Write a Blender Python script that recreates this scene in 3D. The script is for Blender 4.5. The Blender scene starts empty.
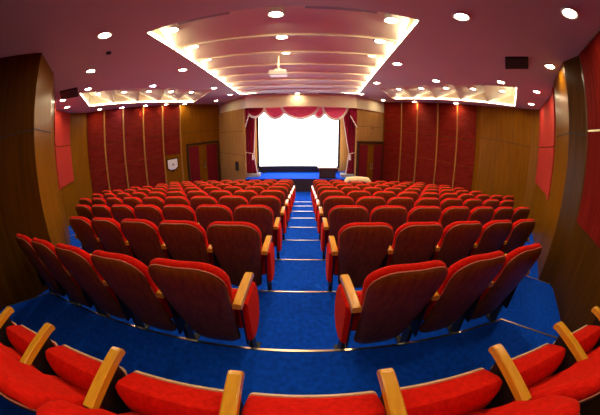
import bpy, bmesh, math, random
from mathutils import Vector, Matrix
random.seed(7)
scene = bpy.context.scene
COL = scene.collection
R = math.radians

# ------------------------------------------------------------------ materials
def new_mat(name):
    m = bpy.data.materials.new(name); m.use_nodes = True
    nt = m.node_tree; b = nt.nodes['Principled BSDF']
    return m, nt, b
def plain(name, col, rough=.5, metal=0., spec=.5):
    m, nt, b = new_mat(name)
    b.inputs['Base Color'].default_value = (*col, 1); b.inputs['Roughness'].default_value = rough
    b.inputs['Metallic'].default_value = metal; b.inputs['Specular IOR Level'].default_value = spec
    return m
def emis(name, col, s):
    m, nt, b = new_mat(name)
    b.inputs['Base Color'].default_value = (*col, 1)
    b.inputs['Emission Color'].default_value = (*col, 1); b.inputs['Emission Strength'].default_value = s
    return m
def ramp(nt, fac, stops):
    r = nt.nodes.new('ShaderNodeValToRGB')
    e = r.color_ramp.elements
    while len(e) < len(stops): e.new(.5)
    for el, (p, c) in zip(e, stops): el.position = p; el.color = (*c, 1)
    nt.links.new(fac, r.inputs[0]); return r.outputs[0]
def coords(nt, scale=(1, 1, 1), kind='Object'):
    tc = nt.nodes.new('ShaderNodeTexCoord'); mp = nt.nodes.new('ShaderNodeMapping')
    mp.inputs['Scale'].default_value = scale
    nt.links.new(tc.outputs[kind], mp.inputs[0]); return mp.outputs[0]
def noise(nt, vec, scale, detail=4):
    n = nt.nodes.new('ShaderNodeTexNoise'); n.inputs['Scale'].default_value = scale; n.inputs['Detail'].default_value = detail
    nt.links.new(vec, n.inputs['Vector']); return n.outputs['Fac']
def bump(nt, b, h, strength, dist=.01):
    bp = nt.nodes.new('ShaderNodeBump'); bp.inputs['Strength'].default_value = strength; bp.inputs['Distance'].default_value = dist
    nt.links.new(h, bp.inputs['Height']); nt.links.new(bp.outputs[0], b.inputs['Normal'])
def wood(name, dark, light, rough=.35, scale=(9, 9, .7), coat=.0, spec=.16):
    m, nt, b = new_mat(name)
    v = coords(nt, scale)
    f = noise(nt, v, 2.2, 6)
    nt.links.new(ramp(nt, f, [(.3, dark), (.7, light)]), b.inputs['Base Color'])
    b.inputs['Roughness'].default_value = rough
    b.inputs['Specular IOR Level'].default_value = spec; b.inputs['Coat Weight'].default_value = coat; b.inputs['Coat Roughness'].default_value = .15
    return m
def fabric(name, dark, light, scale=40, rough=.9, sheen=.3):
    m, nt, b = new_mat(name)
    v = coords(nt)
    nt.links.new(ramp(nt, noise(nt, v, scale, 5), [(.3, dark), (.7, light)]), b.inputs['Base Color'])
    b.inputs['Roughness'].default_value = rough; b.inputs['Specular IOR Level'].default_value = .06
    b.inputs['Sheen Weight'].default_value = sheen; b.inputs['Sheen Roughness'].default_value = .4
    b.inputs['Sheen Tint'].default_value = (1, .25, .12, 1)
    bump(nt, b, noise(nt, v, 260, 2), .25, .003)
    return m
M = {}
M['red'] = fabric('red velour', (.60, .007, .003), (.78, .013, .005), 40, .9, .12)
M['shell'] = wood('dark seat plywood', (.15, .038, .004), (.27, .080, .009), .4, (14, 14, 1.6), .06)
M['arm'] = wood('blond armrest wood', (.70, .30, .014), (.84, .41, .028), .3, (20, 3, 20), .5)
M['pale_edge'] = wood('pale plywood edge', (.72, .50, .28), (.85, .62, .38), .4, (20, 20, 20))
M['pipe'] = plain('pink piping', (.62, .17, .10), .6)
M['black'] = plain('black painted steel', (.012, .011, .012), .45)
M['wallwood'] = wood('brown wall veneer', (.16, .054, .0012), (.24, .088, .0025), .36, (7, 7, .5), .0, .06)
M['dark_shaded_wood'] = wood('dark shaded veneer', (.060, .021, .001), (.098, .035, .0015), .36, (7, 7, .5), .0, .06)  # shade of the unlit wall faces put into the wood colour
M['lightwood'] = wood('tan wall veneer', (.34, .17, .05), (.44, .23, .075), .28, (7, 7, .5), .3)
M['strip'] = wood('oak strip', (.32, .13, .025), (.42, .18, .04), .35, (12, 12, 1))
M['groove'] = plain('shadow gap', (.03, .012, .006), .7)
M['doorred'] = fabric('oxblood door padding', (.13, .006, .01), (.19, .01, .016), 20, .7, .1)
M['stage_face'] = plain('dark stage fascia', (.028, .012, .012), .55)
M['cream'] = plain('cream painted plaster', (.70, .60, .42), .6)
M['white'] = plain('white plastic', (.78, .78, .76), .4)
M['grey'] = plain('grey painted step', (.33, .31, .30), .6)
M['chrome'] = plain('brushed nosing metal', (.85, .72, .5), .28, 1.)
M['cloth'] = fabric('cream cotton', (.78, .68, .42), (.86, .76, .52), 30, .85, .0)
M['burg'] = fabric('burgundy curtain velvet', (.22, .006, .03), (.32, .012, .05), 12, .75, .3)
M['pink'] = fabric('crimson swag satin', (.66, .07, .19), (.76, .11, .26), 12, .55, .2)
M['fringe'] = fabric('ivory fringe', (.78, .66, .60), (.88, .78, .72), 60, .9, 0)
M['tabledark'] = wood('ebonised desk wood', (.035, .014, .008), (.06, .022, .012), .3, (8, 8, 8), .3)
M['desktop'] = plain('paler desk top', (.30, .22, .17), .4)  # one even tone, paler than the desk body
M['vent'] = plain('black vent grille', (.012, .010, .011), .6)
M['ledge'] = plain('recess ivory paint', (.80, .72, .56), .55)
M['louver'] = plain('recess dusty rose paint', (.82, .76, .62), .6)
M['lamp_warm'] = emis('warm lamp lens', (1, .83, .52), 42)
M['lamp_cool'] = emis('cool lamp lens', (.55, .68, 1), 42)
M['cove'] = emis('cove tube', (1, .88, .58), 8)
M['screen'] = emis('lit projection screen', (1, 1, 1), 1.6)

# red carved wall panels, shade of the grooves painted into the colour
def redpanel(name, d, l):
    m, nt, b = new_mat(name)
    v = coords(nt, (1.1, 1.1, 3.4))
    w = nt.nodes.new('ShaderNodeTexWave'); w.wave_type = 'BANDS'; w.bands_direction = 'Z'
    w.inputs['Scale'].default_value = 2.2; w.inputs['Distortion'].default_value = 5; w.inputs['Detail'].default_value = 2
    nt.links.new(v, w.inputs['Vector'])
    mu = nt.nodes.new('ShaderNodeMath'); mu.operation = 'MULTIPLY'
    nt.links.new(noise(nt, v, 2.5), mu.inputs[0]); nt.links.new(w.outputs['Fac'], mu.inputs[1])
    nt.links.new(ramp(nt, mu.outputs[0], [(.08, d), (.45, l)]), b.inputs['Base Color'])
    b.inputs['Roughness'].default_value = .65; b.inputs['Specular IOR Level'].default_value = .08
    bump(nt, b, w.outputs['Fac'], 1., .06)
    return m
M['panel'] = redpanel('carved red wall board', (.19, .007, .004), (.44, .028, .011))
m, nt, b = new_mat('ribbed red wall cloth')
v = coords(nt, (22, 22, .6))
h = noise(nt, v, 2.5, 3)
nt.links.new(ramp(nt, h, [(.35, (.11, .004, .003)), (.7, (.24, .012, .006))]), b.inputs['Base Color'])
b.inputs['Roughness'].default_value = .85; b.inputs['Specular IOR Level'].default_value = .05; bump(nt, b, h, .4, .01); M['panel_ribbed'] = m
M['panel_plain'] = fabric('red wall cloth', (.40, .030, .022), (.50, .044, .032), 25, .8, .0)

# blue carpet
m, nt, b = new_mat('blue carpet')
v = coords(nt)
n1 = noise(nt, v, 22, 8); n2 = noise(nt, v, 180, 2)
nt.links.new(ramp(nt, n1, [(.3, (.001, .052, .55)), (.75, (.003, .105, .86))]), b.inputs['Base Color'])
b.inputs['Roughness'].default_value = .95; b.inputs['Specular IOR Level'].default_value = .1
bump(nt, b, n2, .5, .006); M['carpet'] = m
# ceiling paint
m, nt, b = new_mat('mauve ceiling paint')
v = coords(nt)
nt.links.new(ramp(nt, noise(nt, v, .8, 3), [(.3, (.61, .51, .42)), (.7, (.65, .54, .45))]), b.inputs['Base Color'])
b.inputs['Roughness'].default_value = .7; M['ceiling'] = m

# ------------------------------------------------------------------ mesh helpers
def add_hull(bm, verts, faces):
    vs = [bm.verts.new(p) for p in verts]
    for f in faces:
        try: bm.faces.new([vs[i] for i in f])
        except ValueError: pass
    return vs
BOXF = [(0, 3, 2, 1), (4, 5, 6, 7), (0, 1, 5, 4), (1, 2, 6, 5), (2, 3, 7, 6), (3, 0, 4, 7)]
def box(bm, x0, x1, y0, y1, z0, z1):
    return add_hull(bm, [(x0, y0, z0), (x1, y0, z0), (x1, y1, z0), (x0, y1, z0), (x0, y0, z1), (x1, y0, z1), (x1, y1, z1), (x0, y1, z1)], BOXF)
def prism(bm, pts, z0, z1):
    n = len(pts)
    v = [bm.verts.new((p[0], p[1], z0)) for p in pts] + [bm.verts.new((p[0], p[1], z1)) for p in pts]
    bm.faces.new(v[:n][::-1]); bm.faces.new(v[n:])
    for i in range(n): bm.faces.new((v[i], v[(i+1) % n], v[n+(i+1) % n], v[n+i]))
def rings(bm, loops, closed=True, cap0=True, cap1=True):
    vs = [[bm.verts.new(p) for p in l] for l in loops]
    n = len(vs[0]); rng = range(n) if closed else range(n-1)
    for a, c in zip(vs, vs[1:]):
        for i in rng: bm.faces.new((a[i], a[(i+1) % n], c[(i+1) % n], c[i]))
    if cap0: bm.faces.new(vs[0][::-1])
    if cap1: bm.faces.new(vs[-1])
def tube(bm, pts, r, seg=6, closed=False):
    pts = [Vector(p) for p in pts]; loops = []
    for i, p in enumerate(pts):
        a = pts[i-1] if (i > 0 or closed) else p
        c = pts[(i+1) % len(pts)] if (i < len(pts)-1 or closed) else p
        t = (c-a).normalized()
        u = t.cross(Vector((0, 0, 1)))
        if u.length < .05: u = t.cross(Vector((0, 1, 0)))
        u.normalize(); w = t.cross(u)
        loops.append([p+(u*math.cos(2*math.pi*k/seg)+w*math.sin(2*math.pi*k/seg))*r for k in range(seg)])
    if closed: loops.append(loops[0]); rings(bm, loops, True, False, False)
    else: rings(bm, loops)
def lathe(bm, prof, seg=16, c=(0, 0, 0)):
    rings(bm, [[(c[0]+r*math.cos(2*math.pi*k/seg), c[1]+r*math.sin(2*math.pi*k/seg), c[2]+z) for k in range(seg)] for r, z in prof])
def obj(name, bm, mat, parent=None, smooth=False, loc=None, bevel=0, clean=True):
    if clean: bmesh.ops.remove_doubles(bm, verts=bm.verts, dist=1e-5)
    bmesh.ops.recalc_face_normals(bm, faces=bm.faces)
    if bevel:
        bmesh.ops.bevel(bm, geom=[e for e in bm.edges if e.is_manifold and e.calc_face_angle(0) > .5], offset=bevel, segments=2, affect='EDGES', profile=.6)
    me = bpy.data.meshes.new(name); bm.to_mesh(me); bm.free()
    me.materials.append(mat)
    if smooth:
        for p in me.polygons: p.use_smooth = True
        if smooth != 'all':
            try: me.set_sharp_from_angle(angle=R(40))
            except Exception: pass
    o = bpy.data.objects.new(name, me); COL.objects.link(o)
    if parent: o.parent = parent
    if loc: o.location = loc
    return o
def B(): return bmesh.new()
def thing(name, label, cat, loc=(0, 0, 0), rotz=0, group=None):
    o = bpy.data.objects.new(name, None); COL.objects.link(o); o.empty_display_size = .1
    o.location = loc; o.rotation_euler = (0, 0, rotz)
    return tag(o, label, cat, group)
def tag(o, label, cat, group=None):
    o['label'] = label; o['category'] = cat
    if group: o['group'] = group
    return o
def struct(o, label, cat):
    o['kind'] = 'structure'; o['label'] = label; o['category'] = cat; return o
ORD = ['zeroth', 'first', 'second', 'third', 'fourth', 'fifth', 'sixth', 'seventh', 'eighth', 'ninth', 'tenth', 'eleventh', 'twelfth']

# ------------------------------------------------------------------ plan of the hall (metres)
ZC = 3.05           # ceiling height over the floor the camera stands on
PITCH, RISE, NOSE = .957, .141, 1.255
ZF = -9*RISE        # lowest floor
LEFT = [(-4.0, -1.5), (-3.65, .8), (-3.35, 1.74), (-4.18, 2.57), (-5.64, 3.58), (-7.45, 4.79), (-8.3, 6.1), (-8.45, 7.2), (-4.62, 13.5), (-2.62, 11.14)]
RIGHT = [(1.0, -1.5), (3.10, 1.02), (3.53, 1.54), (3.71, 1.98), (4.55, 2.75), (5.67, 3.58), (7.40, 5.30), (7.45, 5.8), (6.9, 8.2), (4.02, 12.6), (2.35, 11.22)]

class Seg:
    """a stretch of wall from p to q seen from inside; P(t, z, off): t metres along, off metres into the room"""
    def __init__(s, p, q, inside=(0, 6)):
        s.p = Vector(p); s.q = Vector(q); s.d = (s.q-s.p); s.len = s.d.length; s.d.normalize()
        s.n = Vector((-s.d.y, s.d.x))
        if (Vector(inside)-s.p).dot(s.n) < 0: s.n = -s.n
    def P(s, t, z, off=0):
        v = s.p+s.d*t+s.n*off; return (v.x, v.y, z)
    def box(s, bm, t0, t1, z0, z1, o0, o1):
        add_hull(bm, [s.P(t0, z0, o0), s.P(t1, z0, o0), s.P(t1, z0, o1), s.P(t0, z0, o1), s.P(t0, z1, o0), s.P(t1, z1, o0), s.P(t1, z1, o1), s.P(t0, z1, o1)], BOXF)
def wall(name, pts, mat, label, z0=-1.75, z1=ZC, inside=(0, 6), th=.2):
    bm = B()
    for a, c in zip(pts, pts[1:]):
        s = Seg(a, c, inside); s.box(bm, -.0, s.len, z0, z1, -th, 0)
    o = obj(name, bm, mat, clean=False); return struct(o, label, 'wall')
def sub(name, parent, mat, fn, smooth=False, bevel=0):
    bm = B(); fn(bm); return obj(name, bm, mat, parent, smooth, bevel=bevel)

# ------------------------------------------------------------------ walls
wl1 = wall('wall_left_near', LEFT[0:3], M['dark_shaded_wood'], 'wood veneer wall block, shade in its colour, beside the camera, left of the seats')
s = Seg(LEFT[1], LEFT[2])
sub('groove', wl1, M['groove'], lambda bm: s.box(bm, 0, s.len, 1.965, 1.985, -.01, .004))
wl2 = wall('wall_left_pilaster', LEFT[2:4], M['wallwood'], 'shiny lit brown wood pilaster face on the left wall')
s = Seg(LEFT[2], LEFT[3])
sub('groove', wl2, M['groove'], lambda bm: s.box(bm, 0, s.len, 1.965, 1.985, -.01, .004))
wl3 = wall('wall_left_side', LEFT[3:8], M['wallwood'], 'left side wall, brown wood below a red cloth panel')
s = Seg(LEFT[5], LEFT[6]); s0 = Seg(LEFT[4], LEFT[5])
def f(bm):
    s.box(bm, 0, 1.5, .55, 1.84, 0, .03); s.box(bm, 0, 1.5, 1.87, ZC-.02, 0, .03)
    s0.box(bm, .1, s0.len, .72, 1.84, 0, .03); s0.box(bm, .1, s0.len, 1.87, ZC-.02, 0, .03)
sub('red_panel', wl3, M['panel_plain'], f)
wl4 = wall('wall_left_front', LEFT[7:9], M['wallwood'], 'front left wall with carved red boards and oak strips')
s = Seg(LEFT[7], LEFT[8]); L = s.len
edges = [.0, .114, .241, .379, .518]
for a, c in zip(edges, edges[1:]):
    def f(bm, a=a, c=c):
        for z0, z1 in ((-1.0, .62), (.64, 1.60), (1.62, ZC-.02)):
            s.box(bm, a*L+.03, c*L-.03, z0, z1, 0, .035)
    sub('red_board', wl4, M['panel'], f)
def f(bm):
    for z0, z1 in ((.64, 1.58), (1.60, ZC-.02)): s.box(bm, .528*L, .645*L, z0, z1, 0, .035)
sub('red_board', wl4, M['panel'], f)
for t in (.114, .241, .379, .518, .655):
    sub('oak_strip', wl4, M['strip'], lambda bm, t=t: s.box(bm, t*L-.035, t*L+.035, -1.2, ZC-.01, 0, .055))
sub('groove', wl4, M['groove'], lambda bm: s.box(bm, .67*L, L-.1, 1.59, 1.61, -.01, .004))
# proscenium side walls
wl5 = wall('wall_stage_left', LEFT[8:10], M['lightwood'], 'tan wood wall left of the stage curtain', z1=2.52, th=.08)
s = Seg(LEFT[8], LEFT[9])
def f(bm):
    for z in (.35, 1.45): s.box(bm, 0, s.len, z, z+.015, -.01, .003)
sub('groove', wl5, M['groove'], f)
wr5 = wall('wall_stage_right', RIGHT[9:11], M['lightwood'], 'tan wood wall right of the stage curtain, above the double door', z1=2.52, th=.08)
s = Seg(RIGHT[10], RIGHT[9])
sub('groove', wr5, M['groove'], lambda bm: s.box(bm, 0, s.len, 1.7, 1.715, -.01, .003))

wr1 = wall('wall_right_near', RIGHT[0:4], M['dark_shaded_wood'], 'near right wall with red ribbed panel over wood dado')  # last face is the pilaster's shaded side, darkened by colour
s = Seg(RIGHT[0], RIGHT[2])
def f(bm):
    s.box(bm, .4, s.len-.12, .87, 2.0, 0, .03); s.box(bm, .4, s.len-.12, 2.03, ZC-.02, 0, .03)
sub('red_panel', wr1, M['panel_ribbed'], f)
sub('metal_trim', wr1, M['chrome'], lambda bm: s.box(bm, .4, s.len-.12, 2.005, 2.025, 0, .025))
wr2 = wall('wall_right_pilaster', RIGHT[3:5], M['wallwood'], 'brown wood pilaster on the right wall, brightly lit at top')
def f(bm):
    for i in (2, 3):
        q = Seg(RIGHT[i], RIGHT[i+1]); q.box(bm, 0, q.len, 1.965, 1.985, -.01, .004)
sub('groove', wr2, M['groove'], f)
wr3 = wall('wall_right_side', RIGHT[4:8], M['wallwood'], 'right side wall, brown wood below a red cloth panel')
def f(bm):
    for i, (a, c) in ((4, (.5, 0)), (5, (0, .03))):
        q = Seg(RIGHT[i], RIGHT[i+1])
        q.box(bm, a, q.len-c, .70, 1.80, 0, .03); q.box(bm, a, q.len-c, 1.83, ZC-.02, 0, .03)
sub('red_panel', wr3, M['panel_plain'], f)
wr4 = wall('wall_right_front', [RIGHT[7], RIGHT[8]], M['wallwood'], 'plain brown wood front right wall near the corner')
q = Seg(RIGHT[7], RIGHT[8])
def f(bm):
    q.box(bm, 0, q.len, 1.76, 1.78, -.01, .004)
    for t in (.8, 1.6): q.box(bm, t, t+.012, -1.2, ZC, -.01, .002)
sub('groove', wr4, M['groove'], f)
wr6 = wall('wall_front_right', [RIGHT[8], RIGHT[9]], M['wallwood'], 'front right wall with carved red boards and oak strips')
s = Seg(RIGHT[8], RIGHT[9]); L = s.len
edges = [.035, .207, .393, .60, .774, .985]
for a, c in zip(edges, edges[1:]):
    def f(bm, a=a, c=c):
        for z0, z1 in ((-1.2, .50), (.52, 1.58), (1.61, ZC-.02)):
            s.box(bm, a*L+.03, c*L-.03, z0, z1, 0, .035)
    sub('red_board', wr6, M['panel'], f)
for t in edges[1:5]:
    sub('oak_strip', wr6, M['strip'], lambda bm, t=t: s.box(bm, t*L-.03, t*L+.03, -1.2, ZC-.01, 0, .055))
wb = wall('wall_back', [(-4.2, -1.5), (1.2, -1.5)], M['dark_shaded_wood'], 'dark wood back wall behind the camera')

# ------------------------------------------------------------------ doors
def door(name, seg, t0, t1, z0, z1, label):
    root = thing(name, label, 'door', seg.P((t0+t1)/2, z0, .05)); root['kind'] = 'structure'
    inv = Matrix.Translation(-Vector(root.location))
    def part(nm, mat, fn, par=root):
        bm = B(); fn(bm); bm.transform(inv); return obj(nm, bm, mat, par)
    w = t1-t0; mid = (t0+t1)/2
    def fr(bm):
        seg.box(bm, t0-.09, t0, z0, z1+.10, 0, .09); seg.box(bm, t1, t1+.09, z0, z1+.10, 0, .09); seg.box(bm, t0, t1, z1, z1+.10, 0, .09)
    part('door_frame', M['tabledark'], fr)
    for a, c in ((t0, mid), (mid, t1)):
        lf = part('door_leaf', M['wallwood'], lambda bm: seg.box(bm, a+.005, c-.005, z0+.01, z1-.005, 0, .04))
        if a == t0: p0, p1 = a+.05, c-.16*w
        else: p0, p1 = a+.10*w, c-.05
        part('padding', M['doorred'], lambda bm: seg.box(bm, p0, p1, z0+.12, z1-.08, .035, .06), lf)
        tt = mid-.06 if a == t0 else mid+.06
        def h(bm): tube(bm, [seg.P(tt, z0+.95, .05), seg.P(tt, z0+.95, .09), seg.P(tt, z0+1.2, .09), seg.P(tt, z0+1.2, .05)], .012)
        part('door_handle', M['chrome'], h, lf)
    return root
sL = Seg(LEFT[7], LEFT[8]); sR = Seg(RIGHT[10], RIGHT[9])
door('door_1', sL, .712*sL.len, .972*sL.len, ZF, .94, 'red padded double door in the front left wall')
door('door_2', sR, .12, sR.len-.05, ZF, .92, 'red padded double door under the tan wall, right of the stage')

# ------------------------------------------------------------------ floor terraces
NL = [5, 5, 7, 9, 10, 11, 10, 9, 9]
NR = [3, 5, 7, 8, 10, 9, 9, 9, 8]
SP, AI = .55, .33
def hit(o, d, poly):
    best = 9
    for a, c in zip(poly, poly[1:]):
        a = Vector(a); e = Vector(c)-a
        den = d.x*e.y-d.y*e.x
        if abs(den) < 1e-9: continue
        t = ((a.x-o.x)*e.y-(a.y-o.y)*e.x)/den; u = ((a.x-o.x)*d.y-(a.y-o.y)*d.x)/den
        if t > 0 and -.001 <= u <= 1.001: best = min(best, t)
    return best if best < 9 else 1.2
lines = []
for k in range(1, 10):
    y = NOSE+(k-1)*PITCH
    xl = -(AI+SP*NL[k-1])+.05; xr = AI+SP*NR[k-1]-.03
    dl = Vector((-.68, -.73)); dr = Vector((.68, -.73))
    tl = hit(Vector((xl, y)), dl, LEFT); tr = hit(Vector((xr, y)), dr, RIGHT)
    lines.append((Vector((xl, y)), Vector((xr, y)), Vector((xl, y))+dl*tl, Vector((xr, y))+dr*tr, dl, dr))
def ln(k, extra=.12):
    a, c, l, r, dl, dr = lines[k]
    return [l+dl*extra, a, c, r+dr*extra]
for k in range(0, 10):
    z = -k*RISE
    back = [Vector((-4.2, -1.6)), Vector((1.2, -1.6))] if k == 0 else ln(k-1)
    if k < 9:
        front = ln(k)
        pts = back+front[::-1]
        if k == 0:
            pts = [Vector((-4.1, -1.6)), Vector((1.1, -1.6)), Vector((3.2, .9))]+front[::-1]+[Vector((-3.8, .3))]
    else:
        pts = back+[Vector((7.2, 8.2)), Vector((4.2, 12.8)), Vector((2.5, 13.2)), Vector((-2.6, 13.2)), Vector((-4.8, 13.7)), Vector((-8.6, 7.3))]
    bm = B(); prism(bm, pts, -1.75, z)
    o = obj('floor' if k == 0 else 'floor_terrace', bm, M['carpet'])
    struct(o, 'blue carpeted %s floor terrace of the sloping hall' % (ORD[k] if k else 'top'), 'floor')
    if k < 9:
        a, c, l, r, dl, dr = lines[k]
        bm = B()
        for p, q in ((l, a), (a, c), (c, r)):
            n = Vector((-(q-p).y, (q-p).x)).normalized()
            w = .018 if k < 2 else .022
            add_hull(bm, [(p.x, p.y, z), (q.x, q.y, z), (q.x-n.x*w, q.y-n.y*w, z), (p.x-n.x*w, p.y-n.y*w, z),
                          (p.x, p.y, z+.006), (q.x, q.y, z+.006), (q.x-n.x*w, q.y-n.y*w, z+.006), (p.x-n.x*w, p.y-n.y*w, z+.006)], BOXF)
        struct(obj('trim_%d' % (k+1), bm, M['chrome'], clean=False), 'metal nosing strip on the edge of the %s step' % ORD[k+1], 'trim')
bm = B(); box(bm, -9, 8, -2, 14, -1.9, -1.75); struct(obj('floor_slab', bm, M['carpet']), 'floor slab beneath the terraces', 'floor')

# ------------------------------------------------------------------ ceiling with three recesses
MAIN = [(-2.06, 2.80), (1.47, 2.80), (2.23, 10.40), (-2.61, 10.40)]                   # near-left, near-right, far-right, far-left
SIDEL = [(-5.54, 4.43), (-7.21, 6.31), (-5.12, 11.3), (-3.21, 8.63)]                   # near-inner, near-outer, far-outer, far-inner
SIDER = [(4.93, 4.28), (7.06, 6.30), (3.95, 10.9), (2.61, 8.55)]
bm = B()
def loop(pts):
    v = [bm.verts.new((p[0], p[1], ZC)) for p in pts]
    return [bm.edges.new((v[i], v[(i+1) % len(v)])) for i in range(len(v))]
es = loop([(-9.3, -1.9), (8.4, -1.9), (8.4, 14.4), (-9.3, 14.4)])+loop(MAIN)+loop(SIDEL)+loop(SIDER)
bmesh.ops.triangle_fill(bm, edges=es, use_beauty=True, use_dissolve=False)
ceiling = struct(obj('ceiling', bm, M['ceiling']), 'dusty mauve painted flat ceiling', 'ceiling')

def lerp(a, c, t): return Vector(a)+(Vector(c)-Vector(a))*t
def recess(name, q, n, label, zn, zf, cove_edges, sag=0.):
    """sawtooth light recess: bays run from edge q0-q1 to edge q3-q2"""
    root = struct(obj(name, (lambda bm: (
        [add_hull(bm, [(*q[i], ZC-.0), (*q[(i+1) % 4], ZC-.0), (*q[(i+1) % 4], zn+.12), (*q[i], zn+.12)], [(0, 1, 2, 3)]) for i in range(4)],
        add_hull(bm, [(*p, zn+.12) for p in q], [(0, 1, 2, 3)])) and bm)(B()), M['ledge']), label, 'ceiling recess')
    for i in range(n):
        t0, t1 = i/n, (i+1)/n
        a, c = lerp(q[0], q[3], t0), lerp(q[1], q[2], t0)
        d, e = lerp(q[0], q[3], t1), lerp(q[1], q[2], t1)
        bm = B(); N = 12
        def row(p, r, z, dz=0):
            return [(*(lerp(p, r, j/N)), z+dz-sag*(1-(2*j/N-1)**2)) for j in range(N+1)]
        rows = [row(a, c, zn)]+[row(lerp(a, d, s_), lerp(c, e, s_), zn+(zf-zn)*s_) for s_ in (.25, .5, .75, 1.)]
        rows.append(row(d, e, zn+.03))
        rings(bm, rows, closed=False, cap0=False, cap1=False)
        obj('ceiling_panel', bm, M['louver'], root, smooth=True)
        if i < n-1:
            bm = B(); dr = (d-a).normalized()*.03
            fr = row(d, e, zf-.035); fb = [(x+dr.x, y+dr.y, z) for x, y, z in fr]
            rings(bm, [[p, r, (r[0], r[1], r[2]+.05), (p[0], p[1], p[2]+.05)] for p, r in zip(fr, fb)])
            obj('panel_lip', bm, M['ledge'], root)
    for (i, j, t0, t1) in cove_edges:
        p, r = lerp(q[i], q[j], t0), lerp(q[i], q[j], t1)
        cen = sum((Vector(x) for x in q), Vector((0, 0)))/4
        d = (r-p).normalized(); nrm = Vector((-d.y, d.x))
        if (cen-p).dot(nrm) < 0: nrm = -nrm
        bm = B(); w = .02
        add_hull(bm, [(*p, ZC+.01), (*r, ZC+.01), (*(r+nrm*w), ZC+.01), (*(p+nrm*w), ZC+.01), (*p, ZC+.03), (*r, ZC+.03), (*(r+nrm*w), ZC+.03), (*(p+nrm*w), ZC+.03)], BOXF)
        obj('cove_light', bm, M['cove'], root)
    return root
recess('ceiling_recess', MAIN, 8, 'long central ceiling recess of eight rising bays', 3.33, 3.07, [(0, 3, .01, .99), (1, 2, .01, .99), (3, 2, .02, .98)], .03)
recess('ceiling_recess', SIDEL, 5, 'small side ceiling recess along the front left wall', 3.48, 3.07, [(0, 1, .02, .98), (1, 2, .02, .98)])
recess('ceiling_recess', SIDER, 5, 'small side ceiling recess along the front right wall', 3.48, 3.07, [(0, 1, .02, .98), (1, 2, .02, .98)])

# fascia over the stage
wf = wall('wall_fascia', [(-4.55, 13.45), (-2.5, 10.98), (2.28, 11.04), (4.1, 12.62)], M['cream'], 'cream bulkhead band over the stage opening', 2.50, ZC, (0, 4), .25)
# stage house
wall('wall_stage_back', [(-2.7, 13.1), (2.5, 13.1)], M['lightwood'], 'tan wall behind the projection screen', th=.15)
wall('wall_stage_wing_left', [(-2.72, 11.45), (-2.72, 13.1)], M['lightwood'], 'stage wing wall on the left', z1=2.5, inside=(0, 12), th=.1)
wall('wall_stage_wing_right', [(2.45, 11.55), (2.45, 13.1)], M['lightwood'], 'stage wing wall on the right', z1=2.5, inside=(0, 12), th=.1)

# ------------------------------------------------------------------ stage
st = thing('stage', 'low stage with blue carpet top and dark front, below the screen', 'stage', (-.1, 10.95, ZF)); st['kind'] = 'structure'
zt = -.67
bm = B(); box(bm, -2.5, 2.45, 0, 2.1, 0, zt-ZF-.02); obj('stage_front', bm, M['stage_face'], st)
bm = B(); box(bm, -2.5, 2.45, -.02, 2.1, zt-ZF-.02, zt-ZF); obj('stage_carpet', bm, M['carpet'], st, loc=(0, 0, .001))
for nm, x0, x1, lab in (('stage_plinth', -2.62, -2.02, 'grey plinth on the stage under the drape on the left'), ('stage_plinth', 1.72, 2.36, 'grey plinth on the stage under the drape on the right')):
    bm = B(); box(bm, x0, x1, 11.35, 11.85, zt, zt+.13)
    tag(obj(nm, bm, M['grey'], bevel=.01), lab, 'plinth', 'plinths under the drapes')

# screen
sc_ = thing('projection_screen', 'large white lit projection screen with black border on the stage', 'screen', (-.26, 12.6, -.62))
def sb(x0, x1, z0, z1, y0, y1, nm, mat):
    bm = B(); box(bm, x0, x1, y0, y1, z0+.62, z1+.62); return obj(nm, bm, mat, sc_)
sb(-1.95, 1.95, -.34, 2.36, -.01, 0.01, 'screen_fabric', M['screen'])
bm = B()
for x0, x1, z0, z1 in ((-2.06, -1.95, -.44, 2.46), (1.95, 2.06, -.44, 2.46), (-1.95, 1.95, -.44, -.34), (-1.95, 1.95, 2.36, 2.46)):
    box(bm, x0, x1, -.03, .03, z0+.62, z1+.62)
obj('screen_border', bm, M['black'], sc_)
bm = B(); box(bm, -2.0, 2.0, .02, .12, -.03, .20); obj('screen_gap_shade', bm, M['black'], sc_)  # black strip stands in for the shade in the gap below
for x in (-1.7, 1.7):
    bm = B(); box(bm, x-.04, x+.04, -.02, .06, -.05, .2); box(bm, x-.05, x+.05, -.25, .25, -.05, -.01); obj('screen_foot', bm, M['black'], sc_)

# swags and drapes
def swag(x0, x1, ztop, drop, y, label, mat):
    t = thing('curtain_swag', label, 'valance', ((x0+x1)/2, y, ztop), 0, 'swags over the stage opening')
    bm = B(); N, K = 28, 14; rows = []
    def pt(u, v_, off=0):
        xx = (u-.5)*(x1-x0)
        d = drop*(math.sin(math.pi*min(1, max(0, u)))**.62)
        z = -.02-v_*d
        yy = -.10*math.sin(math.pi*u)*v_-.022*math.sin(v_*math.pi*7)*math.sin(math.pi*u)-off
        return (xx*(1-.06*v_), yy, z)
    for j in range(K+1): rows.append([pt(i/N, j/K) for i in range(N+1)])
    rings(bm, rows, False, False, False)
    o = obj('swag_cloth', bm, mat, t, smooth='all'); o.modifiers.new('thick', 'SOLIDIFY').thickness = .012
    bm = B(); tube(bm, [pt(i/N, 1.0, .012) for i in range(N+1)], .055, 7)
    obj('fringe', bm, M['fringe'], t, smooth=True)
zs = 2.52
swag(-2.62, -1.70, zs, .42, 11.42, 'burgundy end swag with ivory fringe, left end of the stage valance', M['burg'])
swag(-1.80, -.72, zs, .50, 11.54, 'crimson swag with ivory fringe, second from the left end of the valance', M['pink'])
swag(.35, 1.00, zs, .48, 11.54, 'narrow crimson swag with ivory fringe between the middle and the right swag', M['pink'])
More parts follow.
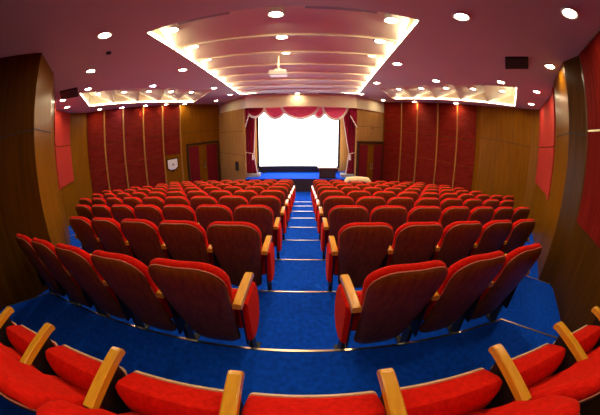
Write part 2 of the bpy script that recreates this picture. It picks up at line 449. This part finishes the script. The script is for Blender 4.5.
swag(-1.02, .72, zs, .52, 11.34, 'wide crimson middle swag with ivory fringe over the screen', M['pink'])
swag(.80, 1.98, zs, .54, 11.36, 'deep crimson swag with ivory fringe, right end of the stage valance', M['pink'])
def drape(xo, xi, sgn, label, topin):
    """xo outer edge, xi inner edge at the tie, topin inner edge at the top"""
    t = thing('stage_drape', label, 'curtain', (xo, 11.63, zt+.136), 0, 'drapes at the stage sides')
    H = 2.50-(zt+.13)
    def inner(h):      # inner edge x (absolute) by height fraction from bottom
        if h < .32: return xi+(xi-xo)*.35*(1-h/.32)**1.2+(topin-xi)*.0
        return xi+(topin-xi)*((h-.32)/.68)**.9
    bm = B(); N, K = 40, 26; rows = []
    def pt(u, h):
        x = xo+(inner(h)-xo)*u; w = abs(inner(h)-xo)
        pin = math.exp(-((h-.32)/.05)**2)
        return (x-xo, .05*math.sin(u*math.pi*9)*(1-.5*pin)*(1 if w > .3 else .8)-.0, h*H)
    for j in range(K+1): rows.append([pt(i/N, j/K) for i in range(N+1)])
    rings(bm, rows, False, False, False)
    o = obj('drape_cloth', bm, M['burg'], t, smooth='all'); o.modifiers.new('thick', 'SOLIDIFY').thickness = .012
    bm = B(); tube(bm, [(p[0], p[1]-.045, p[2]) for p in (pt(1., j/K) for j in range(K+1))], .022, 6)
    obj('fringe', bm, M['fringe'], t, smooth=True)
    bm = B()
    xa, xb = -sgn*.03, inner(.32)-xo+sgn*.03
    tube(bm, [(xa+(xb-xa)*i/10, -.09-.02*math.sin(math.pi*i/10), .32*H+(.10*(1-i/10) if sgn > 0 else .10*(1-i/10))-.05) for i in range(11)], .022, 6)
    tb = obj('tie_back', bm, M['fringe'], t, smooth=True)
    bm = B(); lathe(bm, [(.012, 0), (.035, -.04), (.03, -.09), (.05, -.26), (.02, -.27)], 10, (xb-sgn*.08, -.13, .32*H-.06))
    obj('tassel', bm, M['fringe'], tb, smooth=True)
drape(-2.68, -2.28, 1, 'burgundy velvet drape with ivory fringe, left side of the stage', -2.16)
drape(2.42, 2.08, -1, 'burgundy velvet drape with ivory fringe, right side of the stage', 1.72)
def tail(x, w, label):
    t = thing('curtain_tail', label, 'valance', (x, 11.20, 2.5), 0, 'valance tails')
    bm = B(); rows = []
    for j in range(9):
        rows.append([((i/16-.5)*w, .03*math.sin(i/16*math.pi*6), -(j/8)*(.35+.5*(i/16 if x > 0 else 1-i/16))) for i in range(17)])
    rings(bm, rows, False, False, False)
    o = obj('tail_cloth', bm, M['burg'], t, smooth='all'); o.modifiers.new('thick', 'SOLIDIFY').thickness = .012
    bm = B(); tube(bm, [(p[0], p[1]-.02, p[2]) for p in rows[-1]], .025, 6); obj('fringe', bm, M['fringe'], t, smooth=True)
tail(2.20, .30, 'short burgundy fringed tail hanging beside the right swag')
tail(-2.50, .16, 'short burgundy fringed tail hanging beside the left end swag')

# desk on the stage
dk = thing('stage_desk', 'low dark wooden desk with a paler top at the front of the stage', 'desk', (1.06, 11.22, zt))
bm = B(); box(bm, -.36, .36, -.20, .20, 0, .44); obj('desk_body', bm, M['tabledark'], dk, bevel=.01)
bm = B(); box(bm, -.43, .43, -.25, .25, .44, .49); obj('desk_top', bm, M['desktop'], dk, bevel=.01)
bm = B(); box(bm, -.30, .30, -.212, -.2, .07, .38); obj('front_panel', bm, M['stage_face'], dk, bevel=.004)

# ------------------------------------------------------------------ seats
def outline(wt, wb, h, rt, rb, inset=0, n=7):
    """rounded trapezoid in (x, u), u from 0 (bottom) to h (top)"""
    wt, wb = wt/2-inset, wb/2-inset; u0, u1 = inset, h-inset
    rt = max(.012, rt-inset); rb = max(.012, rb-inset); P = []
    for cx, cu, r, a0 in ((wt-rt, u1-rt, rt, 0), (-(wt-rt), u1-rt, rt, 90), (-(wb-rb), u0+rb, rb, 180), (wb-rb, u0+rb, rb, 270)):
        for i in range(n): 
            a = R(a0+90*i/(n-1)); P.append((cx+r*math.cos(a), cu+r*math.sin(a)))
    # denser long sides
    Q = []
    for p, q in zip(P, P[1:]+P[:1]):
        Q.append(p); d = math.dist(p, q); k = int(d/.09)
        for i in range(1, k): Q.append((p[0]+(q[0]-p[0])*i/k, p[1]+(q[1]-p[1])*i/k))
    return Q
LEAN = R(20); HB = .70
def back_xf0(x, u, d):
    """x across, u up the back, d thickness forward"""
    top = Vector((0, -.075, 1.0))
    up = Vector((0, -math.sin(LEAN), math.cos(LEAN))); fw = Vector((0, math.cos(LEAN), math.sin(LEAN)))
    if d > .01: d = .01+(d-.01)*(1-.42*max(0, min(1, u/HB))**2)
    p = top+up*(u-HB)+fw*(d+.028*(x/.25)**2)
    return (x, p.y, p.z)
def pillow(bm, spec, prof, xf):
    loops = []
    n0 = len(outline(*spec, 0))
    for d, ins in prof:
        o = outline(*spec, 0)
        w = spec[0]/2; h = spec[2]
        if ins: # inset toward centre by scaling (keeps the point count)
            sx = (max(spec[0], spec[1])/2-ins)/(max(spec[0], spec[1])/2); su = (h/2-ins)/(h/2)
            o = [(x*sx, h/2+(u-h/2)*su) for x, u in o]
        loops.append([xf(x, u, d) for x, u in o])
    rings(bm, loops)
BS = (.516, .42, HB, .165, .05)
BS2 = (.516, .41, HB+.22, .165, .10)
def build_seat(end=None, arms=('L',), own=False):
    """a tip-up seat facing +y; the back top is at y = 0; end: which side carries an upholstered aisle panel"""
    root = bpy.data.objects.new('theatre_seat', None); COL.objects.link(root); root.empty_display_size = .1
    def back_xf(x, u, d):
        if own and d > .01: d += .012*math.sin(19*x+10*u)+.010*math.sin(33*u-12*x)
        p = back_xf0(x, u, d)
        if own: p = (p[0], p[1]-.15*max(0, (p[2]-.3)/.7), p[2]-.03*max(0, (p[2]-.3)/.7))
        return p
    bm = B(); pillow(bm, BS2, [(-.034, .13), (-.030, .06), (-.022, .022), (-.012, .008), (0, .006)], lambda x, u, d: back_xf(x, u-.22, d))
    obj('back_shell', bm, M['shell'], root, smooth=True)
    bm = B(); pillow(bm, BS, [(0, .012), (.006, .002), (.02, -.003), (.055, -.003), (.085, .006), (.105, .03), (.114, .075), (.116, .16)], back_xf)
    bc = obj('back_cushion', bm, M['red'], root, smooth=True)
    bm = B(); tube(bm, [back_xf(x*.985, HB/2+(u-HB/2)*1.004, -.004) for x, u in outline(*BS, 0) if u > .12], .0045, 5, False)
    obj('piping', bm, M['pipe'], bc, smooth=True)
    # tipped-up seat pan: outline in (x, length) rotated up about the hinge
    A = R(58); hy, hz = .235, .312
    def sx(x, u, d):   # u along the pan from hinge to front edge, d thickness away from the backrest
        if d < 0: d *= .22+.78*min(1, max(0, u/.2))
        y = hy+u*math.cos(A)+d*math.sin(A); z = hz+u*math.sin(A)-d*math.cos(A)
        return (x, y, z)
    SS = (.528, .50, .29, .03, .03)
    bm = B(); pillow(bm, SS, [(-.185, .07), (-.180, .03), (-.165, .008), (-.13, .0), (-.05, -.002), (-.01, 0), (0, .006)], sx)
    cu = obj('seat_cushion', bm, M['red'], root, smooth=True)
    bm = B(); pillow(bm, SS, [(0, -.002), (.018, -.002), (.028, .015), (.03, .08)], sx)
    obj('seat_shell', bm, M['pale_edge'], cu, smooth=True)
    def arm(side, endpanel):
        xs = side*SP/2
        bm = B(); W = .029; prof = []
        for y, z1, z0 in ((.05, .695, .655), (.20, .699, .655), (.34, .699, .655), (.40, .697, .653), (.425, .69, .648), (.437, .672, .650)):
            prof.append([(xs-W, y, z0), (xs+W, y, z0), (xs+W, y, z1-.006), (xs+W-.007, y, z1), (xs-W+.007, y, z1), (xs-W, y, z1-.006)])
        rings(bm, prof); obj('armrest', bm, M['arm'], root, bevel=.0)
        bm = B()
        box(bm, xs-.007, xs+.007, .12, .36, .24, .655); box(bm, xs-.018, xs+.018, .20, .29, .012, .24)
        box(bm, xs-.035, xs+.035, .13, .36, 0, .014)
        obj('arm_support', bm, M['black'], root)
        if endpanel:
            bm = B(); pl = [(.12, .30), (.22, .25), (.34, .25), (.42, .31), (.455, .42), (.45, .54), (.41, .62), (.36, .648), (.12, .648)]
            x0, x1 = (xs+side*.008, xs+side*.045)
            lo = []
            cy, cz = .28, .42
            for xx, sc in ((x0, 1), (x0+(x1-x0)*.6, 1), (x1, .93)):
                lo.append([(xx, cy+(y-cy)*sc, cz+(z-cz)*sc) for y, z in pl])
            rings(bm, lo); obj('end_panel', bm, M['red'], root)
    for a in arms:
        sd = -1 if a == 'L' else 1
        arm(sd, end == a)
    return root
protos = {}
def seat(kind, x, y, z, label, group, rz=0):
    if kind not in protos:
        end, arms = {'Laisle': ('R', ('L', 'R')), 'Raisle': ('L', ('L', 'R')), 'Lmid': (None, ('L',)), 'Rmid': (None, ('R',)), 'first': (None, ('L', 'R')), 'Own': (None, ('R',))}[kind]
        protos[kind] = r = build_seat(end, arms, kind in ('first', 'Own'))
    else:
        src = protos[kind]; r = src.copy(); COL.objects.link(r)
        for ch in src.children:
            c = ch.copy(); COL.objects.link(c); c.parent = r
            for g in ch.children:
                d = g.copy(); COL.objects.link(d); d.parent = c
    r.location = (x, y, z); r.rotation_euler = (0, 0, rz)
    tag(r, label, 'seat', group)
    return r
YT = 1.08
for k in range(1, 10):
    for side, n in ((-1, NL[k-1]), (1, NR[k-1])):
        for i in range(n):
            x = side*(AI+SP/2+SP*i); y = YT+(k-1)*PITCH-(.004*i if k == 1 and side < 0 else 0); z = -k*RISE
            blk = 'left' if side < 0 else 'right'
            rown = 'first row ahead of the camera' if k == 1 else ('front row by the stage' if k == 9 else '%s row ahead' % ORD[k])
            if i == 0: lab = 'red tip-up seat beside the central aisle, %s block, %s' % (blk, rown)
            elif i == n-1: lab = 'red tip-up seat at the wall end, %s block, %s' % (blk, rown)
            else: lab = 'red tip-up seat, %s from the central aisle, %s block, %s' % (ORD[i+1], blk, rown)
            kind = ('Laisle' if side < 0 else 'Raisle') if i == 0 else ('Lmid' if side < 0 else 'Rmid')
            seat(kind, x+(.022*side if k == 1 else 0), y+(.03*i if k == 1 and side > 0 else 0), z, lab, 'red theatre seats in the %s block' % blk, R(4 if side > 0 else -1) if k == 1 else 0)
# the row the camera stands over
n0 = 8; x0 = .085-4*SP
for i in range(n0):
    dx = abs(i-4); xx = x0+i*SP
    off = .55-.42-.055*(xx-.1)**2
    where = {0: 'the middle one', }.get(i-4) or '%s %s of its middle' % (ORD[dx], 'left' if i < 4 else 'right')
    seat('first' if i == 0 else 'Own', x0+i*SP, off, 0, 'red tip-up seat, bottom row of the photo, %s' % where, 'red theatre seats in the row under the camera', -.09*(xx-.1))

# cream cloth over two seats of the front row
t = B(); rows = []
kx0, kx1 = AI+SP*2+.02, AI+SP*3.75
zt9 = -9*RISE+1.0+.045; y9 = YT+8*PITCH
prof = [(-.15, -.15), (-.155, -.06), (-.135, .0), (-.08, .03), (0., .03), (.06, .0), (.11, -.06), (.17, -.16)]
for yy, zz in prof:
    rows.append([(kx0+(kx1-kx0)*i/30, y9+yy+.006*math.sin(i*1.3), zt9+zz-(.05 if abs(i-15) > 13 else 0)-.02*math.sin(i*.8)*(1 if zz < -.05 else 0)+.07*math.sin(math.pi*i/30)**.5) for i in range(31)])
rings(t, rows, False, False, False)
o = obj('seat_cover', t, M['cloth'], smooth='all'); o.modifiers.new('thick', 'SOLIDIFY').thickness = .01
tag(o, 'cream cloth draped over seat tops in the front row, right block', 'cloth')

# ------------------------------------------------------------------ wall things
s = Seg(LEFT[7], LEFT[8]); tc = .579*s.len
pq = thing('wall_plaque', 'white shield shaped plaque on the wood beside the left double door', 'plaque', s.P(tc, .17, .0))
inv = Matrix.Translation(-Vector(pq.location))
def slab(nm, pts, o0, o1, mat, par):
    bm = B(); rings(bm, [[s.P(tc+a, .17+c, o) for a, c in pts] for o in (o0, o1)]); bm.transform(inv); return obj(nm, bm, mat, par)
slab('backing', [(-.34, .29), (.34, .29), (.34, -.20), (.0, -.38), (-.34, -.20)], 0, .03, M['dark_shaded_wood'], pq)
pl = slab('plate', [(-.27, .23), (.27, .23), (.28, -.15), (.12, -.26), (-.12, -.26), (-.27, -.16)], .03, .05, M['white'], pq)
slab('mark', [(-.02, .05), (.10, .0), (.06, -.08), (-.06, -.05)], .05, .055, M['grey'], pl)
s = Seg(LEFT[8], LEFT[9]); tc = .74*s.len
bm = B(); s.box(bm, tc-.14, tc+.14, -.40, .02, 0, .06); 
tag(obj('wall_box', bm, M['vent'], bevel=.008), 'small dark box on the tan wall left of the stage drape', 'box')
s2 = Seg(RIGHT[10], RIGHT[9])
bm = B(); s2.box(bm, 1.15, 1.21, 1.62, 1.68, 0, .03); tag(obj('wall_sensor', bm, M['black'], bevel=.005), 'tiny dark sensor on the tan wall above the right double door', 'sensor')

# ceiling vents
def vent(p, label, nsl=7):
    """p: four corners on the ceiling"""
    c = sum((Vector(q) for q in p), Vector((0, 0)))/4
    t = thing('ceiling_vent', label, 'vent', (c.x, c.y, ZC-.03), 0)
    a, b_, d, e = [Vector(q)-c for q in p]
    bm = B(); rings(bm, [[(*a, z), (*b_, z), (*d, z), (*e, z)] for z in (.0, .03)]); obj('vent_panel', bm, M['vent'], t)
    bm = B()
    for i in range(nsl):
        u = (i+.5)/nsl; p0 = a.lerp(e, u); p1 = b_.lerp(d, u); w = (e-a)*.03
        add_hull(bm, [(*(p0-w), -.006), (*(p1-w), -.006), (*(p1+w), -.006), (*(p0+w), -.006), (*(p0-w), .004), (*(p1-w), .004), (*(p1+w), .004), (*(p0+w), .004)], BOXF)
    obj('vent_slats', bm, M['black'], t)
vent([(3.19, 2.97), (3.36, 2.54), (3.80, 2.92), (3.64, 3.43)], 'square black vent in the ceiling above the right block of seats')
vent([(-5.35, 3.55), (-5.0, 3.9), (-5.75, 4.55), (-6.1, 4.15)], 'square black vent in the ceiling near the left pilaster')
def slot(x0, x1, y, z, label):
    bm = B(); box(bm, x0, x1, y-.05, y+.05, z-.02, z)
    t = obj('vent_slot', bm, M['vent'] if y > 10 else M['grey'], bevel=.004); tag(t, label, 'vent', 'slot vents')
slot(-2.15, -1.15, 10.72, ZC, 'long thin dark slot vent in the ceiling in front of the left swags')
slot(.65, 1.75, 10.72, ZC, 'long thin dark slot vent in the ceiling in front of the right swags')
def bayz(t): return 3.33+(3.07-3.33)*t
for i, (x0, x1, by, lab) in enumerate(((-1.72, -.95, 0, 'thin grey slot vent in the first bay of the long recess, left part'), (.05, 1.0, 0, 'thin grey slot vent in the first bay of the long recess, right part'),
                          (-1.7, -.75, 2, 'thin grey slot vent in the third bay of the long recess, left part'), (.1, 1.15, 2, 'thin grey slot vent in the third bay of the long recess, right part'))):
    slot(x0, x1, 2.80+.95*by+.30, bayz(.32)-.03, lab)

# ------------------------------------------------------------------ downlights
LP = {}
def downlight(x, y, z, label, group, cool=False, r=.075):
    key = 'c' if cool else 'w'
    if key not in LP:
        t = thing('downlight', label, 'ceiling light', (x, y, z), 0, group)
        bm = B(); n = 20
        rings(bm, [[(a*math.cos(2*math.pi*k/n), a*math.sin(2*math.pi*k/n), zz) for k in range(n)] for a, zz in ((.110, .07), (.085, .01), (.087, -.008), (.108, -.012), (.125, 0.0))], True, True, False)
        obj('trim_ring', bm, M['white'], t, smooth=True)
        bm = B(); n = 10
        rings(bm, [[((.085)*math.cos(2*math.pi*k/n), (.085)*math.sin(2*math.pi*k/n), -.006) for k in range(n)]], True, False, True)
        bmesh.ops.triangulate(bm, faces=bm.faces)
        me = obj('lens', bm, M['lamp_cool' if cool else 'lamp_warm'], t)
        for p in me.data.polygons: pass
        LP[key] = t
    else:
        src = LP[key]; t = src.copy(); COL.objects.link(t)
        for ch in src.children:
            c = ch.copy(); COL.objects.link(c); c.parent = t
        t.location = (x, y, z); tag(t, label, 'ceiling light', group)
    return t
def qz(y0, y, step, zn, zf):
    t = ((y-y0)/step) % 1; return zn+(zf-zn)*t
def main_z(x, y, sag=True):
    t = ((y-2.80)/7.6*8) % 1
    w = .5*3.5+.5*(y-2.8)/7.6*1.3
    return bayz(t)-.03*(1-min(1, ((x+.2)/w)**2))-.05
for i, (x, y) in enumerate([(-1.86, 3.2), (-1.93, 4.15), (-2.0, 5.1), (-2.08, 6.05), (-2.15, 7), (-2.22, 7.95)]):
    downlight(x, y, main_z(x, y), 'warm downlight on the left edge of the long recess, %s from the near end' % ORD[i+1], 'lights in the long recess')
for i, (x, y) in enumerate([(-.33, 3.2), (-.33, 4.15), (-.33, 5.1), (-.33, 6.05), (-.33, 7), (-.33, 7.95)]):
    downlight(x, y, main_z(x, y), 'warm downlight on the centre line of the long recess, %s from the near end' % ORD[i+1], 'lights in the long recess')
for i, (x, y) in enumerate([(1.22, 3.2), (1.33, 4.15), (1.44, 5.1), (1.56, 6.05), (1.67, 7), (1.78, 7.95)]):
    downlight(x, y, main_z(x, y), 'warm downlight on the right edge of the long recess, %s from the near end' % ORD[i+1], 'lights in the long recess')
def quad(q, a, c):
    p = lerp(q[0], q[3], a); r = lerp(q[1], q[2], a); return p.lerp(r, c)
for q, side in ((SIDEL, 'left'), (SIDER, 'right')):
    for i in range(5):
        v = quad(q, (i+.45)/5, .52)
        downlight(v.x, v.y, 3.48+(3.07-3.48)*.45-.05, 'warm downlight inside the %s side recess, %s from the near end' % (side, ORD[i+1]), 'lights in the side recesses')
flat = [
 ('left ceiling', [(-2.47, 2.33), (-3.84, 3.34), (-5.05, 4.34), (-6.16, 4.23), (-7.1, 5.1)], 'nearest the left wall'),
 ('left inner', [(-2.65, 5.2), (-4.11, 6.13), (-2.95, 8.16), (-2.95, 10.1), (-4.1, 11.6)], ''),
 ('left wall', [(-7.75, 7.40), (-7.35, 8.45), (-6.75, 9.45), (-6.2, 10.4), (-5.65, 11.3)], ''),
 ('right ceiling', [(1.82, 2.32), (2.45, 1.01), (3.82, 2.37), (5.29, 3.86), (6.6, 5.1)], ''),
 ('right inner', [(1.98, 5.09), (3.44, 5.99), (4.38, 4.34), (2.22, 7.54), (2.35, 10.27), (3.7, 11.6)], ''),
 ('right wall', [(4.95, 10.75), (6.1, 8.95)], ''),
]
names = {'left ceiling': 'warm downlight along the left side wall, %s from the camera',
 'left inner': 'downlight between the long recess and the left recess, %s from the camera',
 'left wall': 'downlight above the carved red front left wall, %s from the corner',
 'right ceiling': 'warm downlight on the flat ceiling along the right side wall, %s in the list outward',
 'right inner': 'warm downlight between the long recess and the right recess, %s counted forward',
 'right wall': 'warm downlight above the carved red front right wall, %s from the stage'}
names['right ceiling'] = 'warm downlight along the right side wall, %s counted towards the stage'
for key, pts, _ in flat:
    pts = sorted(pts, key=lambda p: p[1])
    if key == 'right wall': pts = pts[::-1]
    for i, (x, y) in enumerate(pts):
        cool = (key, (x, y)) in (('left inner', (-4.11, 6.13)), ('left wall', (-7.35, 8.45)), ('left inner', (-2.95, 10.1)))
        lab = names[key] % ORD[i+1]
        lab = ('bluish ' if cool else '')+lab
        downlight(x, y, ZC-.012, lab, 'downlights on the flat ceiling', cool)
downlight(-.26, 10.75, ZC-.012, 'warm downlight between the long recess and the stage bulkhead, on the centre line', 'downlights on the flat ceiling')

for i, (x, y) in enumerate([(-.28, .35), (-.4, -.9)]):  # two added lamps out of view, brightening the seat backs
    downlight(x, y, ZC-.012, 'added unseen warm light on the ceiling over the rear row, %s from the stage' % ORD[i+1], 'added unseen lights over the rear row')

# projector
pj = thing('projector', 'white projector hanging on a pole from the long ceiling recess', 'projector', (-.50, 5.3, 2.72))
bm = B(); box(bm, -.18, .18, -.15, .15, -.06, .05); obj('projector_body', bm, M['white'], pj, bevel=.015)
bm = B(); box(bm, -.06, .06, -.06, .06, .05, .09); tube(bm, [(0, 0, .08), (0, 0, main_z(-.5, 5.3)-2.72+.03)], .018, 8)
pl = obj('ceiling_pole', bm, M['cream'], pj)
for x in (-.13, .13):
    bm = B(); tube(bm, [(x, -.02, .045), (x*.3, 0, .11)], .010, 6); obj('mount_arm', bm, M['black'], pj)
bm = B(); rings(bm, [[(.08+r_*math.cos(2*math.pi*k/14), yy, r_*math.sin(2*math.pi*k/14)) for k in range(14)] for r_, yy in ((.04, .15), (.045, .175), (.034, .175), (.02, .165))]); obj('projector_lens', bm, M['black'], pj, smooth=True)

# smoke detector
bm = B(); lathe(bm, [(.05, .0), (.05, -.02), (.03, -.035)], 14); o = obj('smoke_detector', bm, M['black'], smooth=True, loc=(-2.95, 2.95, ZC))
tag(o, 'small dark round detector on the flat ceiling above the left block', 'detector')

# ------------------------------------------------------------------ world, camera, view
w = bpy.data.worlds.new('world'); scene.world = w; w.use_nodes = True
w.node_tree.nodes['Background'].inputs[0].default_value = (.02, .02, .03, 1); w.node_tree.nodes['Background'].inputs[1].default_value = .2
cd = bpy.data.cameras.new('camera'); cam = bpy.data.objects.new('camera', cd); COL.objects.link(cam)
cd.type = 'PANO'; cd.sensor_width = 36; cd.sensor_fit = 'HORIZONTAL'; cd.clip_start = .02
cd.panorama_type = 'FISHEYE_EQUISOLID'; cd.fisheye_lens = 255*36/600; cd.fisheye_fov = R(220)
cam.location = (.04, 0, 1.51); cam.rotation_euler = (R(90)-.31, 0, .0173)
scene.camera = cam
vs = scene.view_settings
scene.display_settings.display_device = 'sRGB'
vs.view_transform = 'Standard'; vs.look = 'None'; vs.gamma = 1; vs.use_curve_mapping = False; vs.exposure = 1.75
cy = scene.cycles
cy.use_denoising = True; cy.max_bounces = 8; cy.diffuse_bounces = 5; cy.sample_clamp_indirect = 6; cy.use_light_tree = True
cy.caustics_reflective = False; cy.caustics_refractive = False
